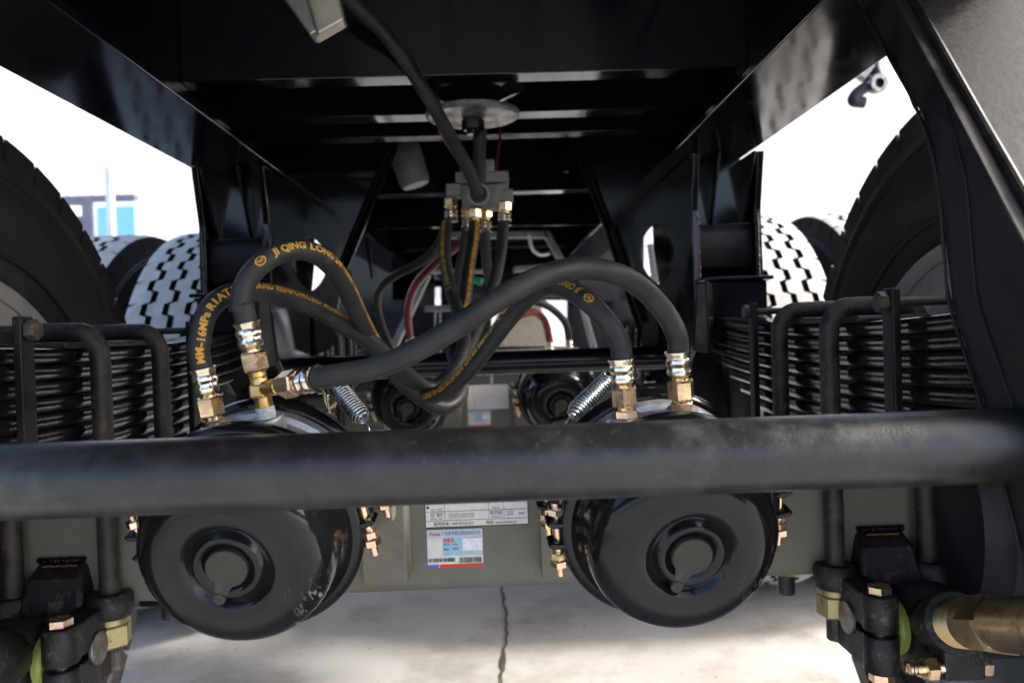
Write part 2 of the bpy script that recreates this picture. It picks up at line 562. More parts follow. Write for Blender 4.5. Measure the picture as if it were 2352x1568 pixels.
def center_hanger(s):
    poly = [(1.64, .358), (2.10, .358), (2.08, .2), (2.0, .06), (1.98, -.10), (1.82, -.13), (1.70, -.05), (1.665, .05), (1.668, .16), (1.67, .24)]
    plates = []
    for a in (.448, .584):
        m = MB()
        m.prism_x(poly, *sorted(((CX + .015) + s * a, (CX + .015) + s * (a + .014))))
        plates.append(m.build('hanger_plate', 'frame_paint', fr, smooth=0, bevel=.002))
    x0, x1 = sorted(((CX + .015) + s * .4625, (CX + .015) + s * .5835))
    MB().box(x0, x1, 1.725, 1.737, .20, .358).build('hanger_front_plate', 'frame_paint', fr, smooth=0)
    for a in (.572, .497):
        m = MB()
        m.prism_x([(1.635, .3575), (1.7245, .3575), (1.7245, .215), (1.718, .215)], *sorted(((CX + .015) + s * a, (CX + .015) + s * (a + .009))))
        m.build('gusset_rib', 'frame_paint', fr, smooth=0, bevel=.0015)
        bead([V((CX + .015) + s * (a + .0045), 1.636, .3565), V((CX + .015) + s * (a + .0045), 1.70, .24)], plates[0], .0022, 'worn_frame')
    m = MB()
    m.prism_x([(1.69, .195), (1.70, .215), (1.74, .215), (1.80, .11), (1.78, .10), (1.70, .12), (1.688, .15)], x0, x1)
    m.build('wear_pad', 'worn_frame', fr, smooth=40, bevel=.002)
    bead([V(x0 + .003, 1.686, .21), V(x1 - .003, 1.686, .212)], plates[0], .0028)
    bead([V((CX + .015) + s * .462, 1.672, .05 + i * .02) for i in range(10)], plates[0], .0035)
    bead([V((CX + .015) + s * .586, 1.66, .05 + i * .02) for i in range(10)], plates[1], .0035)


for s in (-1, 1):
    center_hanger(s)
bpy.context.view_layer.update()

SIDE = {-1: 'left', 1: 'right'}
# ------------------------------------------------------------------ equalizer beams
for s in (-1, 1):
    t = thing('equalizer_beam', 'black box-shaped equalizer under the %s middle hanger' % SIDE[s], 'equalizer', V(CX + s * .52, 1.7, .0), 'equalizer beams')
    x0, x1 = sorted((CX + .015 + s * .464, CX + .015 + s * .582))
    MB().prism_x([(1.60, .085), (1.75, .09), (1.86, .05), (1.97, .085), (2.12, .085), (2.12, .01), (1.86, -.04), (1.60, .012)], x0, x1).build('body', 'frame_paint', t, smooth=0, bevel=.003)
    MB().box(x0 - .012, x1 + .012, 1.592, 1.70, .086, .094).build('wear_plate', 'frame_paint', t, smooth=0, bevel=.002)
    a = CX + .015 + s * .456
    MB().box(a - .004, a + .004, 1.59, 1.72, -.06, .084).build('side_plate', 'worn_frame', t, smooth=0, bevel=.002)

# ------------------------------------------------------------------ axles, springs, wheels (one suspension set every 1.52 m)
AX_Y, PERIOD = 1.11, 1.52
NL = 9


def leaf_spring(s, yc, label):
    t = thing('leaf_spring', label, 'leaf spring', V(CX + s * .535, yc, -.18), 'leaf springs')
    th = .0188
    for k in range(NL):
        half = .53 if k < 4 else .53 - .06 * (k - 3)
        z0 = -.006 - (k + 1) * (th + .0003)
        x0, x1 = sorted((CX + s * .492, CX + s * .578))
        c = .0028
        sec = [(x0 + c, 0), (x1 - c, 0), (x1, c), (x1, th - c), (x1 - c, th), (x0 + c, th), (x0, th - c), (x0, c)]
        loops = []
        n = 14
        for i in range(n + 1):
            u = -1 + 2 * i / n
            yy = yc + u * half
            dz = .075 * (u * half) ** 2 * 1.0
            loops.append([V(a, yy, z0 + b + dz) for a, b in sec])
        MB().hull_loops(loops).build('leaf', 'leaf_steel', t, smooth=50)
    for dy in (-.245, .225):
        y0, y1 = yc + dy - .012, yc + dy + .012
        xi, xo = CX + s * .478, CX + s * .592
        zt, zb = .032, -.175
        for xa in (xo, xi):
            st = MB().box(xa - .005, xa + .005, y0, y1, zb, zt).build('clamp_strap', 'worn_frame', t, smooth=0, bevel=.002)
        xl, xh = sorted((xi, xo))
        MB().box(xl - .003, xh + .003, y0 + .001, y1 - .001, zb - .012, zb).build('strap_base', 'worn_frame', st, smooth=0, bevel=.002)
        MB().lathe(V(xl - .012, yc + dy, .017), (1, 0, 0), [(.0055, 0), (.0055, xh - xl + .024)], 14).build('strap_bolt', 'ubolt_steel', st)
        m = MB(); m.hexnut(V(CX + s * .4725, yc + dy, .017), (-s, 0, 0), .012, .011)
        m.build('nut', 'ubolt_steel', st, smooth=20)
    x0, x1 = sorted((CX + s * .488, CX + s * .584))
    MB().box(x0, x1, yc - .14, yc + .14, -.0055, .0032).build('top_pad', 'ubolt_steel', t, smooth=0, bevel=.004, label='rusty brown pad on top of the leaf stack')
    return t


def u_bolt(s, yb, label):
    t = thing('u_bolt', label, 'u-bolt', V(CX + s * .535, yb, -.39), 'spring u-bolts')
    xi, xo = .4735, .5965
    r = .0125
    pts = []
    for z in (-.415, -.37, -.3, -.2, -.1, -.03):
        pts.append((xi, z))
    for i in range(1, 7):
        a = math.pi - i * math.pi / 14
        pts.append((xi + .03 + .03 * math.cos(a), -.018 + .034 * math.sin(a)))
    pts.append((.515, .0158)); pts.append((.555, .0158))
    for i in range(6, 0, -1):
        a = i * math.pi / 14
        pts.append((xo - .03 + .03 * math.cos(a), -.018 + .034 * math.sin(a)))
    for z in (-.03, -.1, -.2, -.3, -.37, -.415):
        pts.append((xo, z))
    P = [V(CX + s * x, yb, z) for x, z in pts]
    MB().tube(P, r, 18).build('rod', 'ubolt_steel', t, smooth=50)
    for x in (xi, xo):
        c = V(CX + s * x, yb, 0)
        MB().lathe(c + Vector((0, 0, -.352)), (0, 0, -1), [(.0, 0), (.022, 0), (.023, .002), (.023, .008), (.0, .0085)], 24).build('washer', 'nut_olive', t)
        m = MB(); m.hexnut(c + Vector((0, 0, -.3605)), (0, 0, -1), .0245, .03, rot=.3)
        m.build('nut', 'nut_olive', t, smooth=20)
        prof = []
        for i in range(14):
            prof += [(.0132, .392 + i * .0022), (.0122, .392 + i * .0022 + .0011)]
        MB().lathe(c, (0, 0, -1), prof, 16).build('thread', 'bare_steel', t, smooth=20)
    return t


def place_text(body, size, o, right, upv, mat_, parent, shear=0, bold=0, spacing=1.0, width=None, align='LEFT', name='lettering'):
    me = text_mesh(body, size, shear, bold, spacing, align)
    k = 1.0
    if width:
        w = max(v.co.x for v in me.vertices) - min(v.co.x for v in me.vertices)
        k = width / max(w, 1e-6)
    base = Vector(parent['_base'])
    for v in me.vertices:
        v.co = Vector(o) + Vector(right) * v.co.x * k + Vector(upv) * v.co.y - base
    me.materials.clear()
    me.materials.append(M[mat_])
    ob = bpy.data.objects.new(name, me)
    COL.objects.link(ob)
    ob.parent = parent
    ob['_base'] = parent['_base']
    return ob


def axle(yc, label, detailed):
    t = thing('axle', label, 'axle', V(CX, yc, -.345), 'trailer axles')
    h, c = .075, .018
    zc = -.27
    sec = []
    for sx, sz, a0 in ((1, 1, 0), (-1, 1, 90), (-1, -1, 180), (1, -1, 270)):
        for i in range(5):
            a = R(a0 + i * 22.5)
            sec.append((yc + sx * (h - c) + c * math.cos(a), zc + sz * (h - c) + c * math.sin(a)))
    loops = []
    for x, k in ((-.74, .62), (-.66, .7), (-.6, .95), (-.57, 1), (.57, 1), (.6, .95), (.66, .7), (.74, .62)):
        loops.append([V(CX + x, yc + (y - yc) * k, zc + (z - zc) * k + (1 - k) * .03) for y, z in sec])
    MB().hull_loops(loops).build('beam', 'axle_paint', t, smooth=50)
    for s in (-1, 1):
        MB().lathe(V(CX + s * .60, yc, zc), (s, 0, 0), [(.06, 0), (.19, .012), (.205, .03), (.215, .035), (.215, .05), (.208, .055), (.208, .15), (.0, .152)], 48).build('brake_drum', 'drum_iron', t)
        # lower casting that carries the u-bolts, welded to the axle
        x0, x1 = sorted((CX + s * .505, CX + s * .575))
        m = MB()
        m.hull_loops([[V(x0 + .004, yc - .076, -.284), V(x1 - .004, yc - .076, -.284), V(x1 - .004, yc + .076, -.284), V(x0 + .004, yc + .076, -.284)],
                      [V(x0, yc - .10, -.300), V(x1, yc - .10, -.300), V(x1, yc + .10, -.300), V(x0, yc + .10, -.300)],
                      [V(x0 - .006, yc - .112, -.335), V(x1 + .006, yc - .112, -.335), V(x1 + .006, yc + .112, -.335), V(x0 - .006, yc + .112, -.335)],
                      [V(x0 - .006, yc - .112, -.37), V(x1 + .006, yc - .112, -.37), V(x1 + .006, yc + .112, -.37), V(x0 - .006, yc + .112, -.37)]])
        seat = m.build('spring_seat', 'cast_black', t, smooth=30, bevel=.006)
        for dy in (-.09, .09):
            for x in (.4735, .5965):
                m = MB()
                m.lathe(V(CX + s * x, yc + dy, -.352), (0, 0, 1), [(.0, 0), (.026, 0), (.028, .004), (.028, .024), (.024, .03), (.0, .0302)], 22)
                m.build('ear', 'cast_black', seat, smooth=50)
        P = [V(x0 + .004 + (x1 - x0 - .008) * i / 14, yc - .0785, -.281 + .0005 * math.sin(i * 2.1)) for i in range(15)]
        bead(P, seat, .0038, 'band_black')
        bead([p + Vector((0, -.006, -.006)) for p in P[2:-2]], seat, .0013, 'rust')
        # brake chamber bracket (grey like the axle)
        a = CX + s * .115
        m = MB()
        m.prism_y([(a - .018, -.23), (a - .016, -.128), (a - .008, -.118), (a + .02, -.116), (a + .02, -.122), (a - .004, -.125), (a - .010, -.132), (a - .012, -.23)] if s > 0 else
                  [(a + .018, -.23), (a + .016, -.128), (a + .008, -.118), (a - .02, -.116), (a - .02, -.122), (a + .004, -.125), (a + .010, -.132), (a + .012, -.23)], yc - .15, yc - .115)
        br = m.build('chamber_bracket', 'axle_paint', t, smooth=40, bevel=.001)
        MB().box(a - .03, a + .03, yc - .114, yc - .07, -.32, -.20).build('bracket_base', 'axle_paint', br, smooth=0, bevel=.004)
        q = V(a - s * .017, yc - .135, -.135)
        bead([q + Vector((s * .012, 0, 0)), q + Vector((-s * .004, 0, -.002)), q + Vector((-s * .018, -.002, .002)), q + Vector((-s * .026, -.004, .010))], br, .0018, 'bright_zinc', 'split_pin')
    yf = yc - h - .0015
    rx, uz = Vector((1, 0, 0)), Vector((0, 0, 1))
    # data plate
    p0 = at(979, 1211, AX_Y - h - .0015) + Vector((0, yc - AX_Y, 0))
    w, hh = .1345, .082
    def pl(x0, x1, z0, z1, dy, name, mt, par):
        m = MB(); m.box(p0.x + x0, p0.x + x1, yf - dy - .0006, yf - dy, p0.z - ZC + z0, p0.z - ZC + z1)
        return m.build(name, mt, par, smooth=0)
    pl(-.0008, w + .0008, -.0008, hh, .0, 'plate_backing', 'black_print', t)
    dp = pl(0, w, .0006, hh - .0014, .0007, 'data_plate', 'white_print', t)
    if True:
        for z in (.0085, .0205, .033, .046):
            pl(0.0005, w - .0005, z, z + .00035, .0014, 'rule_line', 'black_print', dp)
        for x in (.025, .083, .103):
            pl(x, x + .00035, .0085, .046, .00145, 'rule_line', 'black_print', dp)
    def tx(body, size, x, z, mt, par=dp, **kw):
        place_text(body, size, Vector((p0.x + x, yf - .0026, p0.z + z)), rx, uz, mt, par, **kw)
    if detailed:
        tx('服务热线 : 400-0318-333', .0058, .010, .0022, 'black_print', width=.052)
        tx('网址: www.fuwa.cn', .0058, .079, .0022, 'black_print', width=.040)
        tx('出厂编号', .0058, .006, .0145, 'black_print', width=.016)
        tx('SERIAL NO', .0036, .006, .0103, 'black_print', width=.0155)
        tx('额定轴荷', .0058, .085, .0148, 'black_print', width=.016)
        tx('CAPACITY', .0036, .086, .0103, 'black_print', width=.014)
        tx('ton', .0062, .1225, .0135, 'black_print')
        tx('AXLE TYPE', .0036, .006, .0222, 'black_print', width=.0155)
        tx('TRACK', .0036, .088, .0222, 'black_print', width=.009)
        pl(.03, .064, .0115, .0175, .0014, 'stamped_field', 'grey_print', dp)
        pl(.107, .116, .0125, .0185, .0014, 'stamped_field', 'grey_print', dp)
        MB().lathe(Vector((p0.x + .0032, yf - .0016, p0.z + .0265)), (0, -1, 0), [(.0018, 0), (.0018, .0012), (.0004, .0016)], 12).build('rivet', 'black_print', dp)
    # quality sticker
    q0 = at(983, 1304, AX_Y - h - .0015) + Vector((0, yc - AX_Y, 0))
    sw, sh = .0735, .0505
    def st(x0, x1, z0, z1, dy, name, mt, par):
        m = MB(); m.box(q0.x + x0, q0.x + x1, yf - dy - .0003, yf - dy, q0.z - ZC + z0, q0.z - ZC + z1)
        return m.build(name, mt, par, smooth=0)
    sk = st(0, sw, 0, sh, .0, 'sticker', 'white_print', t)
    st(0, sw, .039, sh, .0005, 'header_band', 'pale_blue_print', sk)
    st(.0205, .0465, .0155, .039, .0006, 'blue_field', 'sky_print', sk)
    st(.0465, sw, .0155, .021, .0006, 'blue_field', 'pale_blue_print', sk)
    st(.0465, sw - .001, .0215, .038, .0010, 'hologram', 'hologram', sk)
    st(.003, .0195, .0215, .037, .0006, 'blank_field', 'white_print', sk)
    m = MB(); m.prism_y([(q0.x, q0.z - ZC), (q0.x + .013, q0.z - ZC), (q0.x + .0155, q0.z - ZC + .0042), (q0.x, q0.z - ZC + .0042)], yf - .0011, yf - .0007); m.build('blue_stripe', 'blue_print', sk, smooth=0)
    m = MB(); m.prism_y([(q0.x + .0145, q0.z - ZC), (q0.x + sw, q0.z - ZC), (q0.x + sw, q0.z - ZC + .0042), (q0.x + .017, q0.z - ZC + .0042)], yf - .0011, yf - .0007); m.build('red_stripe', 'red_print', sk, smooth=0)
    if detailed:
        def t2(body, size, x, z, mt, **kw):
            place_text(body, size, Vector((q0.x + x, yf - .0016, q0.z + z)), rx, uz, mt, sk, **kw)
        t2('Fuwa', .0068, .0028, .0425, 'red_print', shear=.25, bold=.0001, width=.0145)
        t2('广东富华重工制造有限公司', .0052, .0195, .0432, 'violet_print', width=.050)
        t2('合格证', .0062, .0212, .0338, 'red_print', bold=.0001, width=.0145)
        t2('检验员', .0034, .0214, .0295, 'black_print', width=.008)
        t2('001', .0034, .034, .0295, 'black_print', width=.006)
        t2('审核人', .0034, .0214, .0232, 'black_print', width=.008)
        t2('李建华', .0034, .033, .0235, 'black_print', width=.009)
        for x0, x1, z0, z1 in ((.001, .036, .0075, .0125), (.042, .071, .0055, .0125)):
            x = x0
            rnd = random.Random(3)
            m = MB()
            while x < x1:
                w_ = rnd.choice((.0003, .0005, .0008, .0012))
                m.box(q0.x + x, q0.x + min(x + w_, x1), yf - .0012, yf - .0008, q0.z - ZC + z0, q0.z - ZC + z1)
                x += w_ + rnd.choice((.0004, .0006, .0009))
            m.build('barcode', 'black_print', sk, smooth=0)
    return t


# tyre mesh, shared ------------------------------------------------------
TR = .605


def tyre_meshes():
    pitches = 44
    a = .0095
    tt = [(0, -1, 0), (.40, -1, 0), (.42, -.8, 1), (.5, 1, 1), (.52, 1, 0), (.9, 1, 0), (.98, -.9, 0)]
    hw = .118
    edges = [-hw, -.064, -.054, -.006, .006, .054, .064, hw]   # ribs and grooves
    rings = []
    for p in range(pitches):
        for t, zz, notch in tt:
            th = 2 * math.pi * (p + t) / pitches
            pts = []
            nd = .022 if notch else 0
            rs = TR - .008
            pts.append((-hw - .004, TR - .05)); pts.append((-hw + nd * .6, rs - nd * .6)); pts.append((-hw + .018, TR - .002 - nd * .1))
            for g0, g1 in ((-.068, -.051), (-.0085, .0085), (.051, .068)):
                o = a * zz
                pts += [(g0 + o, TR), (g0 + o, TR - .020), (g1 + o, TR - .020), (g1 + o, TR)]
            pts.append((hw - .018, TR - .002 - nd * .1)); pts.append((hw - nd * .6, rs - nd * .6)); pts.append((hw + .004, TR - .05))
            rings.append([Vector((x, r * math.sin(th), r * math.cos(th))) for x, r in pts])
    n = len(rings[0])
    verts = [v for r_ in rings for v in r_]
    faces, mats = [], []
    K = len(rings)
    for i in range(K):
        for j in range(n - 1):
            faces.append([i * n + j, i * n + j + 1, ((i + 1) % K) * n + j + 1, ((i + 1) % K) * n + j])
            g = (j - 3) % 4 if 3 <= j <= 13 else 9
            mats.append(1 if g in (0, 1, 2) and 3 <= j <= 13 else (2 if j in (0, n - 2) else 0))
    # sidewalls
    side = [(.122, TR - .05), (.133, TR - .10), (.139, TR - .15), (.137, TR - .185), (.128, TR - .208), (.112, TR - .228), (.105, TR - .24)]
    for sg in (-1, 1):
        b = len(verts)
        nn = 96
        for x, r in side:
            for j in range(nn):
                th = 2 * math.pi * j / nn
                verts.append(Vector((sg * x, r * math.sin(th), r * math.cos(th))))
        for i in range(len(side) - 1):
            for j in range(nn):
                k = (j + 1) % nn
                faces.append([b + i * nn + j, b + i * nn + k, b + (i + 1) * nn + k, b + (i + 1) * nn + j])
                mats.append(2)
        for rr, ww in ((TR - .075, .0022), (TR - .085, .0018), (TR - .20, .002)):   # moulded rings
            b = len(verts)
            x = {0: .129, 1: .131, 2: .1355}[[TR - .075, TR - .085, TR - .20].index(rr)]
            for j in range(nn):
                th = 2 * math.pi * j / nn
                for dr, dx in ((-.003, 0), (0, ww + .001), (.003, -.001)):
                    r = rr + dr
                    verts.append(Vector((sg * (x + dx), r * math.sin(th), r * math.cos(th))))
            for j in range(nn):
                k = (j + 1) % nn
                for q in (0, 1):
                    faces.append([b + j * 3 + q, b + k * 3 + q, b + k * 3 + q + 1, b + j * 3 + q + 1])
                    mats.append(2)
    me = bpy.data.meshes.new('tyre')
    me.from_pydata([tuple(v) for v in verts], [], faces)
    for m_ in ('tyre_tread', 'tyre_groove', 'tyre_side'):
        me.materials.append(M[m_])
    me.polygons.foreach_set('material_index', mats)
    import bmesh
    bm = bmesh.new(); bm.from_mesh(me); bmesh.ops.recalc_face_normals(bm, faces=bm.faces); bm.to_mesh(me); bm.free()
    me.polygons.foreach_set('use_smooth', [True] * len(me.polygons))
    me.set_sharp_from_angle(angle=R(30))
    # rim
    rp = [(.35, -.112), (.370, -.122), (.372, -.114), (.325, -.10), (.305, -.085), (.295, -.05), (.29, .0), (.295, .05), (.305, .085), (.325, .10), (.372, .114), (.370, .122), (.35, .112)]
    dp = [(.29, .02), (.26, -.01), (.2, -.02), (.15, -.015), (.148, -.03), (.09, -.04), (.0, -.045)]
    rm = MB()
    rm.lathe((0, 0, 0), (1, 0, 0), rp, 72, caps=False)
    rm.lathe((0, 0, 0), (1, 0, 0), dp, 72, caps=False)
    m2 = bpy.data.meshes.new('rim')
    m2.from_pydata([tuple(v) for v in rm.v], [], rm.f)
    m2.materials.append(M['rim_grey'])
    m2.polygons.foreach_set('use_smooth', [True] * len(m2.polygons))
    m2.set_sharp_from_angle(angle=R(40))
    return me, m2


TYRE, RIM = tyre_meshes()


def wheel(s, a, yc, rot, label):
    t = thing('wheel', label, 'wheel', V(CX + s * a, yc, -.86), 'trailer wheels')
    for nm, me in (('tyre', TYRE), ('rim', RIM)):
        o = bpy.data.objects.new(nm, me)
        COL.objects.link(o)
        o.parent = t
        o.location = (0, 0, TR)
        o.rotation_euler = (rot, 0, 0 if s > 0 else math.pi)
    return t


# ------------------------------------------------------------------ torque rods
def torque_rod(s, label):
    y0, z0 = .965, -.382
    UPZ = .043
    xb = CX + s * .545
    t = thing('torque_rod', label, 'torque rod', V(xb, y0, z0 - .05), 'torque rods')
    # clamp bracket ear on the inner side
    xa0, xa1 = CX + s * .478, CX + s * .515
    # split lug: two lobes round a vertical bolt
    c = V(CX + s * .488, y0 - .035, 0)
    for zz0, zz1 in ((-.375, -.332), (-.425, -.381)):
        m = MB()
        m.lathe(c, (0, 0, 1), [(.0, zz0), (.019, zz0), (.0205, zz0 + .002), (.0205, zz1 - .002), (.019, zz1), (.0, zz1)], 26)
        lug = m.build('clamp_lug', 'cast_black', t, smooth=40)
        m = MB(); m.box(*sorted((CX + s * .470, CX + s * .507)), y0 - .035, y0 + .05, zz0 + .001, zz1 - .001)
        m.build('lug_arm', 'cast_black', lug, smooth=0, bevel=.003)
    m = MB(); m.hexnut(c + Vector((0, 0, -.3315)), (0, 0, 1), .0145, .010, rot=.2)
    bl = m.build('clamp_bolt', 'zinc_yellow', t, smooth=20)
    m = MB(); m.hexnut(c + Vector((0, 0, -.426)), (0, 0, -1), .0145, .013, rot=.5)
    m.build('nut', 'zinc_yellow', bl, smooth=20)
    MB().lathe(c + Vector((0, 0, -.439)), (0, 0, -1), [(.0075, 0), (.0075, .008), (.005, .01)], 14).build('bolt_end', 'zinc_yellow', bl)
    MB().lathe(c, (0, 0, 1), [(.008, -.383), (.008, -.373)], 12).build('bolt_shank', 'bare_steel', bl)
    # pin with a flat disc end facing the centre line
    MB().lathe(V(CX + s * .4685, y0 + .012, -.377), (-s, 0, 0), [(.0205, -.002), (.0205, .001), (.0195, .002), (.0, .0022)], 28).build('pin_end', 'bare_steel', t)
    # rubber bush and the eye of the rod
    MB().lathe(V(CX + s * .509, y0 - .005, -.382), (s, 0, 0), [(.02, 0), (.033, .002), (.036, .006), (.034, .014), (.02, .016)], 32).build('bush', 'bush_green', t, label='olive green plastic bush beside the rod eye')
    e = V(CX + s * .526, y0 - .005, -.382)
    eye = MB().lathe(e, (s, 0, 0), [(.022, 0), (.048, .001), (.050, .006), (.050, .052), (.048, .058), (.022, .059)], 36).build('rod_eye', 'cast_black', t)
    # the rod runs to the front hanger
    pa = V(CX + s * .553, y0 - .045, -.366)
    pb = pa + Vector((-s * .06, -.34, .126))
    d = (pb - pa).normalized()
    if s > 0:
        pa2 = pa + d * .0
        MB().lathe(pa2, d, [(.026, -.02), (.032, .0), (.034, .04), (.034, .06), (.030, .0605)], 28).build('rod_socket', 'cast_black', t)
        prof = []
        for i in range(20):
            prof += [(.0265, .06 + i * .0022), (.0252, .06 + i * .0022 + .0011)]
        rod = MB().lathe(pa, d, prof + [(.0262, .105), (.0262, .3), (.0, .3)], 36).build('threaded_rod', 'brass_dark', t, smooth=25, label='yellow passivated threaded adjuster of the torque rod')
        MB().hexnut(pa + d * .13, d, .031, .05, rot=.4).build('adjuster_hex', 'brass_dark', rod, smooth=20)
        # clamp bolts below the socket
        for i, dy in enumerate((.028, .048)):
            b0 = pa + d * dy + Vector((0, 0, -.050))
            m = MB(); m.box(*sorted((CX + s * .53, CX + s * .578)), b0.y - .008, b0.y + .008, b0.z - ZC - .014, b0.z - ZC + .03)
            ear = m.build('clamp_ear', 'cast_black', t, smooth=0, bevel=.004)
            MB().lathe(b0 + Vector((-.052, 0, 0)), (1, 0, 0), [(.006, 0), (.0072, .002), (.0065, .004), (.0072, .006), (.0065, .008), (.0072, .01), (.0072, .05)], 14).build('clamp_bolt', 'zinc_yellow', ear)
            m = MB(); m.hexnut(b0 + Vector((-.035, 0, 0)), (1, 0, 0), .0135, .014, rot=.3); m.build('nut', 'zinc_yellow', ear, smooth=20)
            m = MB(); m.hexnut(b0 + Vector((.03, 0, 0)), (1, 0, 0), .0125, .010, rot=.1); m.build('bolt_head', 'zinc_yellow', ear, smooth=20)
    else:
        MB().lathe(pa, d, [(.028, -.02), (.034, .0), (.036, .05), (.036, .42), (.0, .42)], 32).build('rod_tube', 'cast_black', t)
    return t


# ------------------------------------------------------------------ brake chambers
KS = 1.03


def chamber(cx, cy, cz, yaw, pitch, clock, label, ports):
    """local +y runs away from the camera; built round the world origin, then turned"""
    rot = Matrix.Rotation(yaw, 4, 'Z') @ Matrix.Rotation(pitch, 4, 'X') @ Matrix.Rotation(clock, 4, 'Y')
    t = thing('brake_chamber', label, 'brake chamber', V(cx, cy, cz), 'brake chambers')
    t['_base'] = (0, 0, 0)
    t.rotation_euler = rot.to_euler()
    t.scale = (KS, KS, KS)
    o, ax = Vector((0, 0, 0)), Vector((0, 1, 0))
    n = 72
    cap = MB().lathe(o, ax, [(.0, -.103), (.0212, -.103), (.0232, -.1048), (.026, -.1075), (.0295, -.1088), (.0325, -.1065), (.035, -.102), (.0375, -.1005),
                             (.0400, -.1025), (.043, -.1070), (.047, -.109), (.066, -.1085), (.076, -.106), (.085, -.100), (.0915, -.091), (.0945, -.08), (.096, -.066), (.0985, -.054), (.1045, -.047), (.1045, -.042)], n, caps=False).build('spring_cap', 'chamber_black', t, smooth=60)
    # centre plug with its tab
    m = MB(); m.lathe(o, ax, [(.0, -.1092), (.0185, -.109), (.0195, -.108), (.0195, -.097)], 36, caps=False)
    plug = m.build('plug', 'plug_rubber', cap)
    a = -2.05
    tp = Vector((math.cos(a), 0, math.sin(a)))
    q = Vector((-tp.z, 0, tp.x))
    pts = []
    for u, w in ((.012, .012), (.022, .0075), (.031, .006), (.035, .0055)):
        pts.append((u, w))
    outl = [tp * u + q * w for u, w in pts] + [tp * .0395 + q * .003, tp * .0395 - q * .003] + [tp * u - q * w for u, w in pts[::-1]]
    m = MB(); m.prism_pts([p + Vector((0, -.1083, 0)) for p in outl], (0, .003, 0))
    m.build('plug_tab', 'plug_rubber', cap, smooth=0, bevel=.001)
    m = MB(); m.lathe(tp * .034, ax, [(.0, -.1095), (.0055, -.1095), (.006, -.109), (.006, -.105)], 20, caps=False); m.build('tab_button', 'plug_rubber', cap)
    MB().lathe(tp * .034, ax, [(.0, -.1098), (.0013, -.1098), (.0013, -.109)], 10).build('button_hole', 'black_print', cap)
    # clamp bands
    for k, (yb, rb) in enumerate(((-.036, .1145), (.040, .110))):
        prof = [(.098, -.011), (rb - .006, -.0115), (rb, -.007), (rb + .0008, .0), (rb, .007), (rb - .006, .0115), (.098, .011)]
        b = MB().lathe(Vector((0, yb, 0)), ax, prof, n, caps=False).build('clamp_band', 'band_black', t, smooth=50)
        for sg in (-1, 1):
            for zz in (-.010, .014):
                m = MB()
                lp = [Vector((sg * x_, 0, z_)) for x_, z_ in ((.104, zz - .004), (.116, zz - .005), (.124, zz - .003), (.1285, zz + .001), (.124, zz + .003), (.112, zz + .001), (.099, zz + .002))]
                m.prism_pts([p + Vector((0, yb - .010, 0)) for p in lp], (0, .02, 0))
                m.build('clamp_ear', 'band_black', b, smooth=0, bevel=.002)
            bo = Vector((sg * .1165, yb, -.05))
            m = MB(); m.lathe(bo, (0, 0, 1), [(.0042, .0), (.0042, .085)], 14)
            m.build('bolt', 'zinc_yellow', b)
            m = MB(); m.hexnut(bo + Vector((0, 0, .0205)), (0, 0, 1), .0085, .008, rot=.4)
            m.hexnut(bo + Vector((0, 0, .0115)), (0, 0, 1), .0095, .0085, rot=.1)
            m.build('nut', 'zinc_yellow', b, smooth=20)
            m = MB(); m.hexnut(bo + Vector((0, 0, .072)), (0, 0, 1), .0085, .008, rot=.4)
            m.build('bolt_head', 'zinc_pale', b, smooth=20)
    MB().lathe(o, ax, [(.100, -.026), (.1055, -.024), (.1055, -.013), (.0985, -.009), (.0985, .012), (.1035, .016), (.1035, .028), (.098, .03)], n, caps=False).build('middle_housing', 'cast_aluminium', t, smooth=50)
    MB().lathe(o, ax, [(.1045, .048), (.1, .06), (.092, .085), (.082, .105), (.06, .118), (.0, .12)], n, caps=False).build('rear_housing', 'chamber_black', t, smooth=50)
    for px in ports:
        m = MB()
        m.lathe(Vector((px, 0, .076)), (0, 0, 1), [(.0165, 0), (.016, .022), (.0165, .0235), (.0155, .026), (.0, .0261)], 30)
        m.build('port_boss', 'cast_aluminium', t, smooth=50)
    # strap under the chamber down to the axle
    for sg in (-1,):
        pts = [Vector((sg * x_, .052, z_)) for x_, z_ in ((.118, -.012), (.112, -.03), (.118, -.055), (.112, -.085), (.095, -.105))]
    return t, rot


CH = {}


def chamber_world(key, p):
    pos, rot = CH[key]
    return pos + (rot @ (Vector(p) * KS))


def add_chamber(key, px, py, Y, yaw, pitch, clock, label, ports):
    P = at(px, py, Y)
    t, rot = chamber(P.x, P.y, P.z - ZC, yaw, pitch, clock, label, ports)
    CH[key] = (P, rot)
    return t


lc = add_chamber('L', 606, 1171, .855, R(-3), R(16.5), R(-8), 'black spring brake chamber on the left of the near axle, tee fitting on top', (-.023, .032))
rc = add_chamber('R', 1514, 1146, .855, R(5), R(17.5), R(-5), 'black spring brake chamber on the right of the near axle', (-.032, .027))
for k, src, dx in (('FL', lc, .0), ('FR', rc, .0)):
    c = copy_tree(src, (0, PERIOD, 0), 'small out-of-focus black brake chamber on the far axle, %s of its plates' % ('left' if k == 'FL' else 'right'))
    CH[k] = (c.location.copy(), CH[k[1]][1])

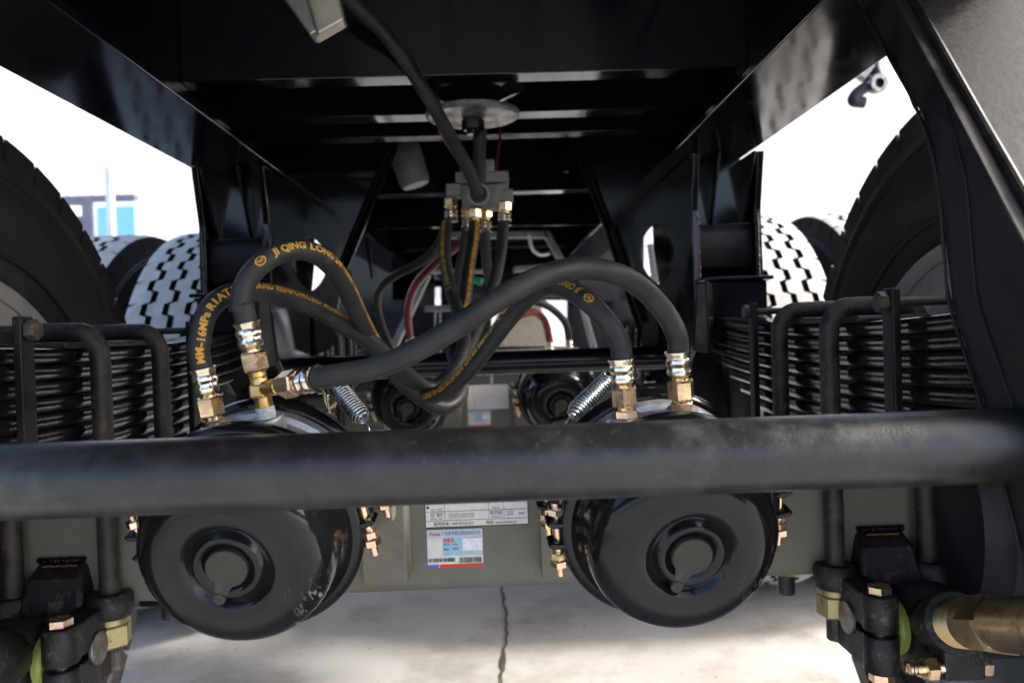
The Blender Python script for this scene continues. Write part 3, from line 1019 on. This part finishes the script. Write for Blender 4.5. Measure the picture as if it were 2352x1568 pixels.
# ------------------------------------------------------------------ axle sets
axle(AX_Y, 'grey-green square axle beam with white data plate and blue sticker', True)
axle(AX_Y + PERIOD, 'grey-green axle beam farther back, blurred behind the hoses', False)
for s in (-1, 1):
    leaf_spring(s, AX_Y, 'black leaf spring stack on the %s of the near axle' % SIDE[s])
    leaf_spring(s, AX_Y + PERIOD, 'black leaf spring stack on the %s of the far axle' % SIDE[s])
    for dy, w in ((-.09, 'nearer'), (.09, 'farther')):
        u_bolt(s, AX_Y + dy, '%s of the two rusty u-bolts over the near axle\'s %s leaf spring' % (w, SIDE[s]))
        u_bolt(s, AX_Y + PERIOD + dy, '%s u-bolt over the far axle\'s %s leaf spring' % (w, SIDE[s]))
    torque_rod(s, 'black torque rod with green bush below the %s leaf spring' % SIDE[s] + (', yellow threaded end' if s > 0 else ''))
    wheel(s, .84, AX_Y, .3, 'large dark tyre at the %s edge, its inner sidewall facing the chambers' % SIDE[s])
    wheel(s, 1.185, AX_Y, 1.0, 'outer tyre of the near %s pair, mostly hidden' % SIDE[s])
    wheel(s, .84, AX_Y + PERIOD, .7, 'pale zigzag tread tyre of the far axle beside the %s middle hanger' % SIDE[s])
    wheel(s, 1.185, AX_Y + PERIOD, .4, 'outer far tyre on the %s, shaded sidewall between the tyres' % SIDE[s])


# ------------------------------------------------------------------ hoses and fittings
def ferrule(p, d, parent, r=.0122, ln=.027):
    """crimp sleeve: flared collar at the hose, two bulges; p = collar end, d towards the port"""
    m = MB()
    prof = [(r * .93, .001), (r * 1.17, -.0005), (r * 1.16, .0006), (r * 1.02, .004), (r * .98, .0065), (r * 1.10, .0095), (r * 1.11, .012), (r * .97, .0155), (r * 1.0, .018), (r * 1.09, .0205), (r * 1.04, .0235), (r * .86, .0258), (r * .6, .0265)]
    m.lathe(p, d, [(a, b * ln / .027) for a, b in prof], 48, caps=True, facet=(8, .018))
    return m.build('crimp_sleeve', 'zinc_pale', parent, smooth=25)


def hose_end(p, d, parent, nut_r=.0142, nut_l=.021, gap=.0035):
    d = Vector(d).normalized()
    fe = ferrule(p, d, parent)
    q = p + d * .0265
    MB().lathe(q, d, [(.0075, 0), (.0085, .001), (.0085, gap + .002)], 20).build('neck', 'zinc_yellow', fe)
    q = q + d * gap
    MB().hexnut(q, d, nut_r, nut_l, rot=random.uniform(0, 1)).build('swivel_nut', 'zinc_yellow', fe, smooth=20)
    return q + d * nut_l


def hose(name, label, pts, r=.011, mt='hose_rubber', cat='hose', group='air hoses', ends=(None, None), sub=8):
    """pts: reference pixel + depth"""
    P = [at(*p) if not isinstance(p, Vector) else p for p in pts]
    S = spline(P, sub)
    t = thing(name, label, cat, S[0], group)
    MB().tube(S, r, 28).build('hose_tube', mt, t, smooth=60)
    return t, S


def print_on(t, S, r, body, s0, phi0, size, flip=1, twist=0.0, logo=True, spacing=1.0, bold=0.0):
    """lettering laid round the hose along its length; flip=-1 turns it upside down"""
    fr_ = frames(S)
    L = [0]
    for i in range(1, len(S)):
        L.append(L[-1] + (S[i] - S[i - 1]).length)
    tot = L[-1]
    # angle 0 = direction to the camera side at s0, then carried along
    def loc(s):
        s = min(max(s, 0), tot - 1e-6)
        i = 0
        while i < len(L) - 2 and L[i + 1] < s:
            i += 1
        k = (s - L[i]) / (L[i + 1] - L[i])
        p = S[i].lerp(S[i + 1], k)
        tn = fr_[i][1].lerp(fr_[i + 1][1], k).normalized()
        N = fr_[i][2].lerp(fr_[i + 1][2], k).normalized()
        return p, tn, N, tn.cross(N)
    p, tn, N, B = loc(s0)
    camv = (Vector((0, 0, ZC)) - p).normalized()
    base_ang = math.atan2(camv.dot(B), camv.dot(N))
    me = text_mesh(body, size, 0, bold, spacing)
    vs = [v.co.copy() for v in me.vertices]
    fs = [list(q.vertices) for q in me.polygons]
    if logo:
        x0 = -size * 1.25
        b = len(vs)
        nn = 24
        for rr in (size * .36, size * .46):
            for j in range(nn):
                a = 2 * math.pi * j / nn
                vs.append(Vector((x0 + rr * math.cos(a), size * .34 + rr * math.sin(a), 0)))
        for j in range(nn):
            k = (j + 1) % nn
            fs.append([b + j, b + k, b + nn + k, b + nn + j])
        for bx0, bx1, by0, by1 in ((-.62, .62, .40, .52), (-.28, .28, .16, .20), (-.22, -.1, .24, .34), (-.06, .06, .24, .34), (.1, .22, .24, .34), (-.5, -.2, .58, .64), (.2, .5, .58, .64)):
            b = len(vs)
            for x_, y_ in ((bx0, by0), (bx1, by0), (bx1, by1), (bx0, by1)):
                vs.append(Vector((x0 + x_ * size * .8, y_ * size * .8 + size * .04, 0)))
            fs.append([b, b + 1, b + 2, b + 3])
    import bmesh
    tm = bpy.data.meshes.new('tmp'); tm.from_pydata([tuple(v) for v in vs], [], fs)
    bm = bmesh.new(); bm.from_mesh(tm)
    bmesh.ops.triangulate(bm, faces=bm.faces)
    for _ in range(4):
        le = [e for e in bm.edges if e.calc_length() > size * .16]
        if not le: break
        bmesh.ops.subdivide_edges(bm, edges=le, cuts=1)
        bmesh.ops.triangulate(bm, faces=bm.faces)
    bm.verts.index_update()
    vs = [v.co.copy() for v in bm.verts]
    fs = [[v.index for v in f.verts] for f in bm.faces]
    bm.free(); bpy.data.meshes.remove(tm)
    out = []
    base = Vector(t['_base'])
    for v in vs:
        s = s0 + v.x
        ph = base_ang + phi0 + twist * (v.x / max(tot, .01)) + flip * (v.y - size * .35) / r
        p, tn, N, B = loc(s)
        out.append(tuple(p + (N * math.cos(ph) + B * math.sin(ph)) * (r + .00025) - base))
    m2 = bpy.data.meshes.new('lettering')
    m2.from_pydata(out, [], fs)
    m2.materials.append(M['gold_print'])
    o = bpy.data.objects.new('lettering', m2)
    COL.objects.link(o)
    o.parent = t
    o['_base'] = tuple(base)
    bpy.data.meshes.remove(me)
    return o


FULL = 'JI QING LONG 3/8"-10MM-16MPa R1AT WIRE BRAID REINFORCED RUBBER HOSE'
HR = .0112
# fittings positions on the ports
base = {}
for k, key, px in (('L1', 'L', -.023), ('L2', 'L', .032), ('R1', 'R', -.032), ('R2', 'R', .027)):
    base[k] = (chamber_world(key, (px, 0, .1015)), (CH[key][1] @ Matrix.Rotation(R(-10), 4, 'X') @ Vector((0, 0, 1))).normalized())


def adapter(k, parent_label=None):
    """short hex adapter screwed in the port: a part of the chamber, returned height"""
    p, d = base[k]
    return p, d


# --- hose from tee to valve (the arch on the left)
TB, TD = base['L2']
tee = thing('tee_fitting', 'brass tee fitting with white sealed thread on the left chamber', 'fitting', TB, None)
prof = []
for i in range(6):
    prof += [(.0102, i * .0021), (.0094, i * .0021 + .0011)]
MB().lathe(TB, TD, prof, 24).build('sealed_thread', 'thread_tape', tee, smooth=25, label='white thread tape under the tee')
MB().lathe(TB, TD, [(.0085, .0115), (.0092, .0122), (.0092, .022), (.0100, .024), (.0100, .036), (.0088, .038), (.0088, .044), (.0078, .0445)], 28).build('stem', 'brass', tee)
prof = []
for i in range(4):
    prof += [(.0094, .0445 + i * .002), (.0084, .0455 + i * .002)]
MB().lathe(TB, TD, prof, 24).build('stem_thread', 'zinc_yellow', tee, smooth=25)
tc = TB + TD * .030
bd = (at(735, 868, .775) - tc).normalized()
MB().lathe(tc, bd, [(.0085, 0), (.0088, .010), (.0088, .026), (.0078, .027), (.0078, .036)], 26).build('branch', 'brass', tee)
MB().box(tc.x - .009, tc.x + .007, tc.y - .0112, tc.y - .004, tc.z - ZC - .008, tc.z - ZC + .006).build('cast_pad', 'brass', tee, smooth=0, bevel=.002)
place_text('JT', .008, tc + Vector((-.006, -.0115, -.0045)), Vector((1, 0, 0)), Vector((0, 0, 1)), 'brass', tee)

tee_top = TB + TD * .050


def end_pts(top, d, total=.051, lift=.016):
    """hose collar position above a port thread, and a point further along the hose"""
    c = top + Vector(d) * total
    return c, c + Vector(d) * lift


c1, c1b = end_pts(tee_top, TD)
h1, S1 = hose('air_hose', 'black hose with gold lettering arching up from the tee fitting', [c1 - TD * .006, c1b, at(551, 712, c1b.y), at(565, 648, c1b.y + .002), at(607, 600, c1b.y + .006), (668, 575, .835), (718, 580, .85), (762, 612, .88), (798, 668, .925), (826, 730, .975), (858, 788, 1.05), (890, 838, 1.085), (920, 874, 1.10), (953, 902, 1.10), (987, 926, 1.10), (1018, 936, 1.11), (1046, 922, 1.13), (1060, 893, 1.16), (1050, 848, 1.2), (1040, 795, 1.26), (1056, 735, 1.33), (1068, 690, 1.38), (1076, 620, 1.46), (1086, 560, 1.52), (1090, 515, 1.56)], HR)
hose_end(c1, -TD, h1)
print_on(h1, S1, HR, FULL, .094, -.32, .0105, spacing=1.0, bold=.0004, flip=-1)

# --- hose from the left port to the valve
p, d = base['L1']
adp = thing('hex_adapter', 'zinc hex adapter in the left port of the left chamber', 'fitting', p, 'port adapters')
MB().hexnut(p - d * .001, d, .0128, .0085, rot=.2).build('hex', 'zinc_yellow', adp, smooth=20)
MB().lathe(p, d, [(.0088, .007), (.0088, .013)], 20).build('thread', 'zinc_yellow', adp)
c2, c2b = end_pts(p + d * .011, d)
h2, S2 = hose('air_hose', 'black hose lettered 16MPa rising from the left port of the left chamber', [c2 - d * .006, c2b, (459, 785, c2b.y), (472, 724, c2b.y + .006), (510, 683, c2b.y + .02), (570, 668, .875), (640, 678, .92), (710, 702, .95), (780, 740, .98), (850, 785, 1.02), (905, 832, 1.055), (945, 868, 1.085), (977, 890, 1.11), (1007, 890, 1.125), (1036, 865, 1.15), (1058, 822, 1.19), (1066, 778, 1.24), (1052, 715, 1.33), (1034, 660, 1.4), (1022, 585, 1.48), (1026, 515, 1.56)], HR)
hose_end(c2, -d, h2)
print_on(h2, S2, HR, 'MM-16MPa R1AT WIRE BRAID REINFORCED RUBBER HOSE', .012, .05, .0110, spacing=1.04, bold=.00042, logo=False, flip=-1, twist=-.9)

# --- link hose from the tee branch to the right chamber
c3 = tc + bd * (.036 + .048)
p4, d4 = base['R2']
adp = thing('hex_adapter', 'zinc hex adapter in the right port of the right chamber', 'fitting', p4, 'port adapters')
MB().hexnut(p4 - d4 * .001, d4, .0128, .0085, rot=.2).build('hex', 'zinc_yellow', adp, smooth=20)
MB().lathe(p4, d4, [(.0088, .007), (.0088, .013)], 20).build('thread', 'zinc_yellow', adp)
c4, c4b = end_pts(p4 + d4 * .011, d4)
h3, S3 = hose('air_hose', 'plain black hose crossing in front from the tee to the right chamber', [c3 - bd * .006, c3 + bd * .014, (860, 845, .76), (940, 812, .748), (1020, 768, .745), (1100, 717, .74), (1180, 666, .745), (1260, 629, .76), (1340, 616, .775), (1420, 630, .785), (1482, 668, c4b.y - .008), (1530, 722, c4b.y), c4b, c4 - d4 * .006], HR)
hose_end(c3, -bd, h3)
hose_end(c4, -d4, h3)

# --- hose from the right chamber's left port
p5, d5 = base['R1']
adp = thing('hex_adapter', 'zinc hex adapter in the left port of the right chamber', 'fitting', p5, 'port adapters')
MB().hexnut(p5 - d5 * .001, d5, .0128, .0085, rot=.5).build('hex', 'zinc_yellow', adp, smooth=20)
MB().lathe(p5, d5, [(.0088, .007), (.0088, .013)], 20).build('thread', 'zinc_yellow', adp)
c5, c5b = end_pts(p5 + d5 * .011, d5)
h4, S4 = hose('air_hose', 'black hose with upside-down gold lettering from the left port of the right chamber', [c5 - d5 * .006, c5b, (1393, 738, c5b.y), (1350, 692, c5b.y + .012), (1297, 662, .86), (1250, 661, .895), (1205, 690, .925), (1160, 742, .95), (1115, 802, .975), (1070, 856, 1.0), (1028, 893, 1.03), (995, 908, 1.06), (985, 905, 1.10), (1000, 890, 1.16), (1045, 850, 1.22), (1080, 790, 1.30), (1108, 720, 1.38), (1135, 650, 1.46), (1150, 580, 1.52), (1156, 515, 1.56)], HR)
hose_end(c5, -d5, h4)
print_on(h4, S4, HR, FULL, .088, .35, .0106, spacing=1.0, bold=.00036, flip=-1, twist=-2.6)

print_on(h1, S1, HR, FULL, .80, .3, .0100, bold=.0003, flip=-1)
print_on(h2, S2, HR, FULL, .80, -.3, .0100, bold=.0003, flip=-1)
# supply hose from above, and the stub under the dish
h5, S5 = hose('supply_hose', 'thick black supply hose coming down from the top to the valve', [(770, -30, 1.30), (815, 12, 1.31), (878, 72, 1.34), (940, 155, 1.38), (992, 238, 1.42), (1040, 325, 1.47), (1078, 392, 1.51), (1098, 446, 1.53)], .0128)
h6, S6 = hose('supply_hose', 'short upright black hose under the pivot dish', [(1103, 296, 1.545), (1102, 340, 1.55), (1100, 400, 1.56), (1098, 440, 1.57)], .013)
# hoses from the valve to the far axle
far = [
    ('dark air hose bending left with a pale sheen toward the far left chamber', 'hose_rubber', [(1026, 520, 1.62), (1000, 574, 1.7), (957, 607, 1.8), (904, 634, 1.95), (874, 662, 2.05), (866, 695, 2.15), (874, 737, 2.25), (888, 776, 2.32), (900, 800, 2.38)]),
    ('red air hose dropping to the far left chamber', 'red_hose', [(1076, 530, 1.65), (1062, 553, 1.7), (1012, 594, 1.8), (960, 646, 1.95), (940, 693, 2.1), (937, 737, 2.22), (942, 775, 2.3)]),
    ('dark air hose hanging just left of the valve middle', 'hose_rubber', [(1074, 500, 1.62), (1066, 570, 1.66), (1052, 640, 1.75), (1060, 720, 1.9), (1090, 760, 2.1)]),
    ('dark air hose hanging just right of the valve middle', 'hose_rubber', [(1112, 515, 1.62), (1116, 580, 1.66), (1126, 650, 1.78), (1165, 700, 1.95), (1215, 690, 2.1), (1262, 705, 2.2), (1298, 740, 2.28), (1307, 780, 2.33)]),
    ('red-streaked air hose dropping to the far right chamber', 'red_hose', [(1150, 745, 2.0), (1199, 722, 2.1), (1229, 718, 2.18), (1252, 738, 2.25), (1263, 785, 2.3)]),
]
for lab, mt, pts in far:
    t, S = hose('air_hose', lab, pts, .0105, mt)
    if len(pts) > 5 or 'red-streaked' in lab:
        ferrule(S[-1] - Vector((0, 0, .0)), Vector((0, 0, -1)), t, .0115)
        MB().hexnut(S[-1] + Vector((0, 0, -.03)), (0, 0, -1), .0145, .02).build('swivel_nut', 'zinc_yellow', t, smooth=20)

# ------------------------------------------------------------------ relay valve
vt = thing('relay_valve', 'grey cast relay valve with brass fittings in the middle of the frame', 'valve', at(1100, 480, 1.6), None)
vy = 1.6
def vbox(x0, x1, y0, y1, d0, d1, name, mt='valve_cast', bevel=.003):
    a, b = at(x0, y1, vy), at(x1, y0, vy)
    return MB().box(a.x, b.x, vy + d0, vy + d1, a.z - ZC, b.z - ZC).build(name, mt, vt, smooth=0, bevel=bevel)
vbox(1048, 1168, 398, 428, -.03, .05, 'top_block')
vbox(1062, 1152, 425, 482, -.02, .04, 'body')
vbox(1026, 1062, 424, 455, -.02, .02, 'side_boss')
vbox(1150, 1178, 436, 466, -.02, .02, 'side_boss')
vbox(1056, 1078, 372, 400, .0, .02, 'mounting_plate', 'worn_plate')
vbox(1112, 1136, 364, 400, .0, .02, 'mounting_plate', 'worn_plate')
MB().lathe(at(1099, 446, vy - .07), (0, 1, .1), [(.017, 0), (.022, .0), (.022, .05), (.017, .05)], 28, caps=False).build('inlet_ring', 'valve_cast', vt)
for x, y0, S_ in ((1035, 455, S2), (1090, 480, S1), (1158, 464, S4), (1074, 478, None), (1114, 480, None)):
    p = at(x, y0, vy - (.02 if S_ else -.02))
    MB().hexnut(p, (0, 0, -1), .0145, .018, rot=.3).build('union_nut', 'zinc_yellow', vt, smooth=20)
    fe = ferrule(p + Vector((0, 0, -.047)), (0, 0, 1), vt, .0122)
    MB().lathe(p + Vector((0, 0, -.016)), (0, 0, -1), [(.0075, 0), (.0075, .008)], 14).build('neck', 'brass', vt)

# ------------------------------------------------------------------ return springs
def coil(pa, pb, label):
    pa, pb = Vector(pa), Vector(pb)
    t = thing('return_spring', label, 'spring', pb, 'return springs')
    d = (pb - pa)
    Ln = d.length
    d, N, B = frame_of(d)
    turns = 17
    pts = []
    n = turns * 14
    for i in range(n + 1):
        u = i / n
        rr = .0112
        if u > .86:
            rr = .0112 - .006 * (u - .86) / .14
        a = 2 * math.pi * turns * u
        pts.append(pa + d * (Ln * u) + (N * math.cos(a) + B * math.sin(a)) * rr)
    MB().tube(pts, .0015, 8).build('coil', 'bright_zinc', t, smooth=60)
    hk = [pb - d * .004, pb + d * .006, pb + d * .012 + Vector((0, 0, -.004)), pb + d * .012 + Vector((0, 0, -.012))]
    MB().tube(spline(hk), .0013, 7).build('hook', 'bright_zinc', t, smooth=60)
    return t


coil(at(768, 880, .985), at(836, 965, .945), 'silver coil return spring beside the left chamber')
coil(at(1398, 872, .985), at(1312, 955, .945), 'silver coil return spring beside the right chamber')

# eye fitting by the left spring
t = thing('eye_bolt', 'small yellow zinc eye bolt beside the left return spring', 'bolt', at(757, 950, 1.0), None)
pts = [at(745, 905, 1.0), at(748, 925, 1.0), at(758, 940, 1.0), at(770, 925, 1.0), at(764, 908, 1.0), at(752, 915, 1.0), at(757, 950, 1.0)]
MB().tube(spline(pts), .0025, 8).build('eye', 'zinc_yellow', t)
MB().hexnut(at(757, 948, 1.0), (0, 0, -1), .009, .01).build('nut', 'zinc_yellow', t, smooth=20)

# ------------------------------------------------------------------ small things under the frame
t = thing('filter_can', 'grey cylindrical can hanging under the frame left of the valve', 'canister', at(940, 430, 2.3), None)
MB().lathe(at(925, 335, 2.3), at(955, 425, 2.3) - at(925, 335, 2.3), [(.0, 0), (.044, .001), (.047, .006), (.047, .055), (.045, .06), (.045, .105), (.038, .122), (.0, .126)], 32).build('can', 'grey_can_lit_brace', t, smooth=40)
MB().lathe(at(925, 335, 2.3), at(955, 425, 2.3) - at(925, 335, 2.3), [(.048, .056), (.049, .058), (.048, .060)], 32, caps=False).build('seam', 'bare_steel', t)

t = thing('bracket_sleeve', 'scuffed beige metal sleeve hanging at the top edge', 'bracket', at(740, 80, 1.1), None)
m = MB(); m.prism_pts([at(x, y, 1.12) for x, y in ((640, -40), (770, -40), (790, 45), (722, 84), (712, 80))], (0, .03, 0))
m.build('sleeve', 'beige_paint', t, smooth=0, bevel=.003)
m = MB(); m.prism_pts([at(x, y, 1.10) for x, y in ((625, -40), (695, -40), (728, 72), (712, 82))], (0, .018, 0))
m.build('side_wall', 'bare_steel', t, smooth=0, bevel=.003)

t = thing('pipe_coupling', 'dark pipe coupling with ring end hanging outside the right beam', 'coupling', at(1995, 235, 2.3), None)
ya = 2.3
MB().tube(spline([at(2012, 118, ya), at(2008, 150, ya), at(2018, 180, ya), at(2022, 190, ya)]), .016, 12).build('stem', 'drum_iron', t)
MB().lathe(at(2021, 190, ya - .03), (-.1, 1, .1), [(.014, 0), (.026, 0), (.028, .006), (.028, .03), (.014, .03)], 24, caps=False).build('ring_end', 'bare_steel', t)
MB().tube(spline([at(2012, 195, ya), at(1990, 200, ya), at(1968, 216, ya), at(1960, 232, ya), at(1985, 236, ya)]), .017, 12).build('elbow', 'drum_iron', t)
MB().tube([at(1998, 150, ya), at(1975, 180, ya)], .02, 6).build('bracket', 'bare_steel', t)

# thin cables by the valve
t, S = hose('cable', 'thin orange cable beside the supply hose above the valve', [(1010, 300, 1.66), (1030, 335, 1.65), (1052, 368, 1.62), (1070, 398, 1.6)], .0035, 'orange_wire', 'cable', 'valve cables')
t, S = hose('cable', 'thin dark red cable right of the valve', [(1150, 285, 1.7), (1147, 330, 1.68), (1142, 372, 1.64), (1138, 402, 1.6)], .003, 'red_hose', 'cable', 'valve cables')
t, S = hose('cable', 'pale looped cable at the far right of the frame', [(1215, 540, 3.8), (1222, 570, 3.8), (1240, 585, 3.8), (1262, 582, 3.8)], .007, 'wall_white', 'cable', 'valve cables')
for lab, x, y, Y in (('small green cap left of the thick hose far behind', 1098, 644, 3.0), ('small green cap under the thick hose far behind', 1268, 672, 3.0)):
    t = thing('valve_cap', lab, 'cap', at(x, y + 8, Y), 'green caps')
    MB().lathe(at(x - 12, y - 4, Y), at(x + 12, y + 4, Y) - at(x - 12, y - 4, Y), [(.0, 0), (.012, .001), (.014, .006), (.014, .035), (.009, .04), (.0, .041)], 16).build('cap', 'green_cap', t)
t = thing('white_tube', 'white ribbed tube seen through the right round opening', 'tube', at(1510, 660, 2.5), None)
p0, p1 = at(1500, 560, 2.5), at(1512, 655, 2.5)
prof = []
for i in range(8):
    prof += [(.019, i * .016), (.022, i * .016 + .006), (.019, i * .016 + .013)]
MB().lathe(p0, p1 - p0, prof, 20).build('tube', 'wall_white', t, smooth=50)

# ------------------------------------------------------------------ the hall behind
m = MB()
wall = thing('hall_wall', 'overexposed white ribbed hall wall in the background', 'wall', Vector((0, 16, 0)))
MB().box(-16, 16, 16, 16.2, -.86, 9).build('panel', 'wall_white', wall, smooth=0)
for i in range(64):
    MB().box(-16 + i * .5, -16 + i * .5 + .06, 15.988, 16, -.86, 9).build('rib', 'wall_white', wall, smooth=0)
t = thing('post', 'pale blue-grey post behind the left tyres', 'post', Vector((at(255, 600, 6.0).x, 6.0, 0)))
x = at(255, 500, 6.0).x
MB().box(x - .022, x + .022, 5.97, 6.03, -.86, 1.32).build('shaft', 'post_blue_grey', t, smooth=0, bevel=.004)
MB().box(x - .08, x + .08, 5.9, 6.1, -.86, -.845).build('base_plate', 'post_blue_grey', t, smooth=0)
t = thing('sign_board', 'white board with a blue panel behind the post on the left', 'sign', Vector((at(268, 600, 6.6).x, 6.6, 0)))
a, b = at(220, 620, 6.6), at(316, 462, 6.6)
MB().box(a.x, b.x, 6.6, 6.64, a.z - ZC, b.z - ZC).build('board', 'wall_white', t, smooth=0)
a2, b2 = at(230, 600, 6.6), at(309, 474, 6.6)
MB().box(a2.x, b2.x, 6.59, 6.597, a2.z - ZC, b2.z - ZC).build('blue_panel', 'sign_blue', t, smooth=0)
for xx in (a.x + .02, b.x - .06):
    MB().box(xx, xx + .04, 6.605, 6.635, -.86, a.z - ZC).build('leg', 'post_blue_grey', t, smooth=0)
t = thing('rail', 'dark blue-grey horizontal rail behind the left tyres', 'rail', Vector((at(220, 600, 8).x, 8, 0)))
a, b = at(60, 472, 8), at(308, 446, 8)
MB().box(a.x, b.x, 8, 8.1, a.z - ZC, b.z - ZC).build('top_rail', 'dark_rail', t, smooth=0)
for px in (90, 200):
    x = at(px, 500, 8).x
    MB().box(x - .05, x + .05, 8.0, 8.1, -.86, a.z - ZC - .002).build('stanchion', 'dark_rail', t, smooth=0)
MB().box(at(90, 500, 8).x, at(222, 500, 8).x, 8.02, 8.08, -.5, a.z - ZC - .12).build('infill_panel', 'dark_rail', t, smooth=0)

for o in bpy.data.objects:
    if '_base' in o:
        del o['_base']
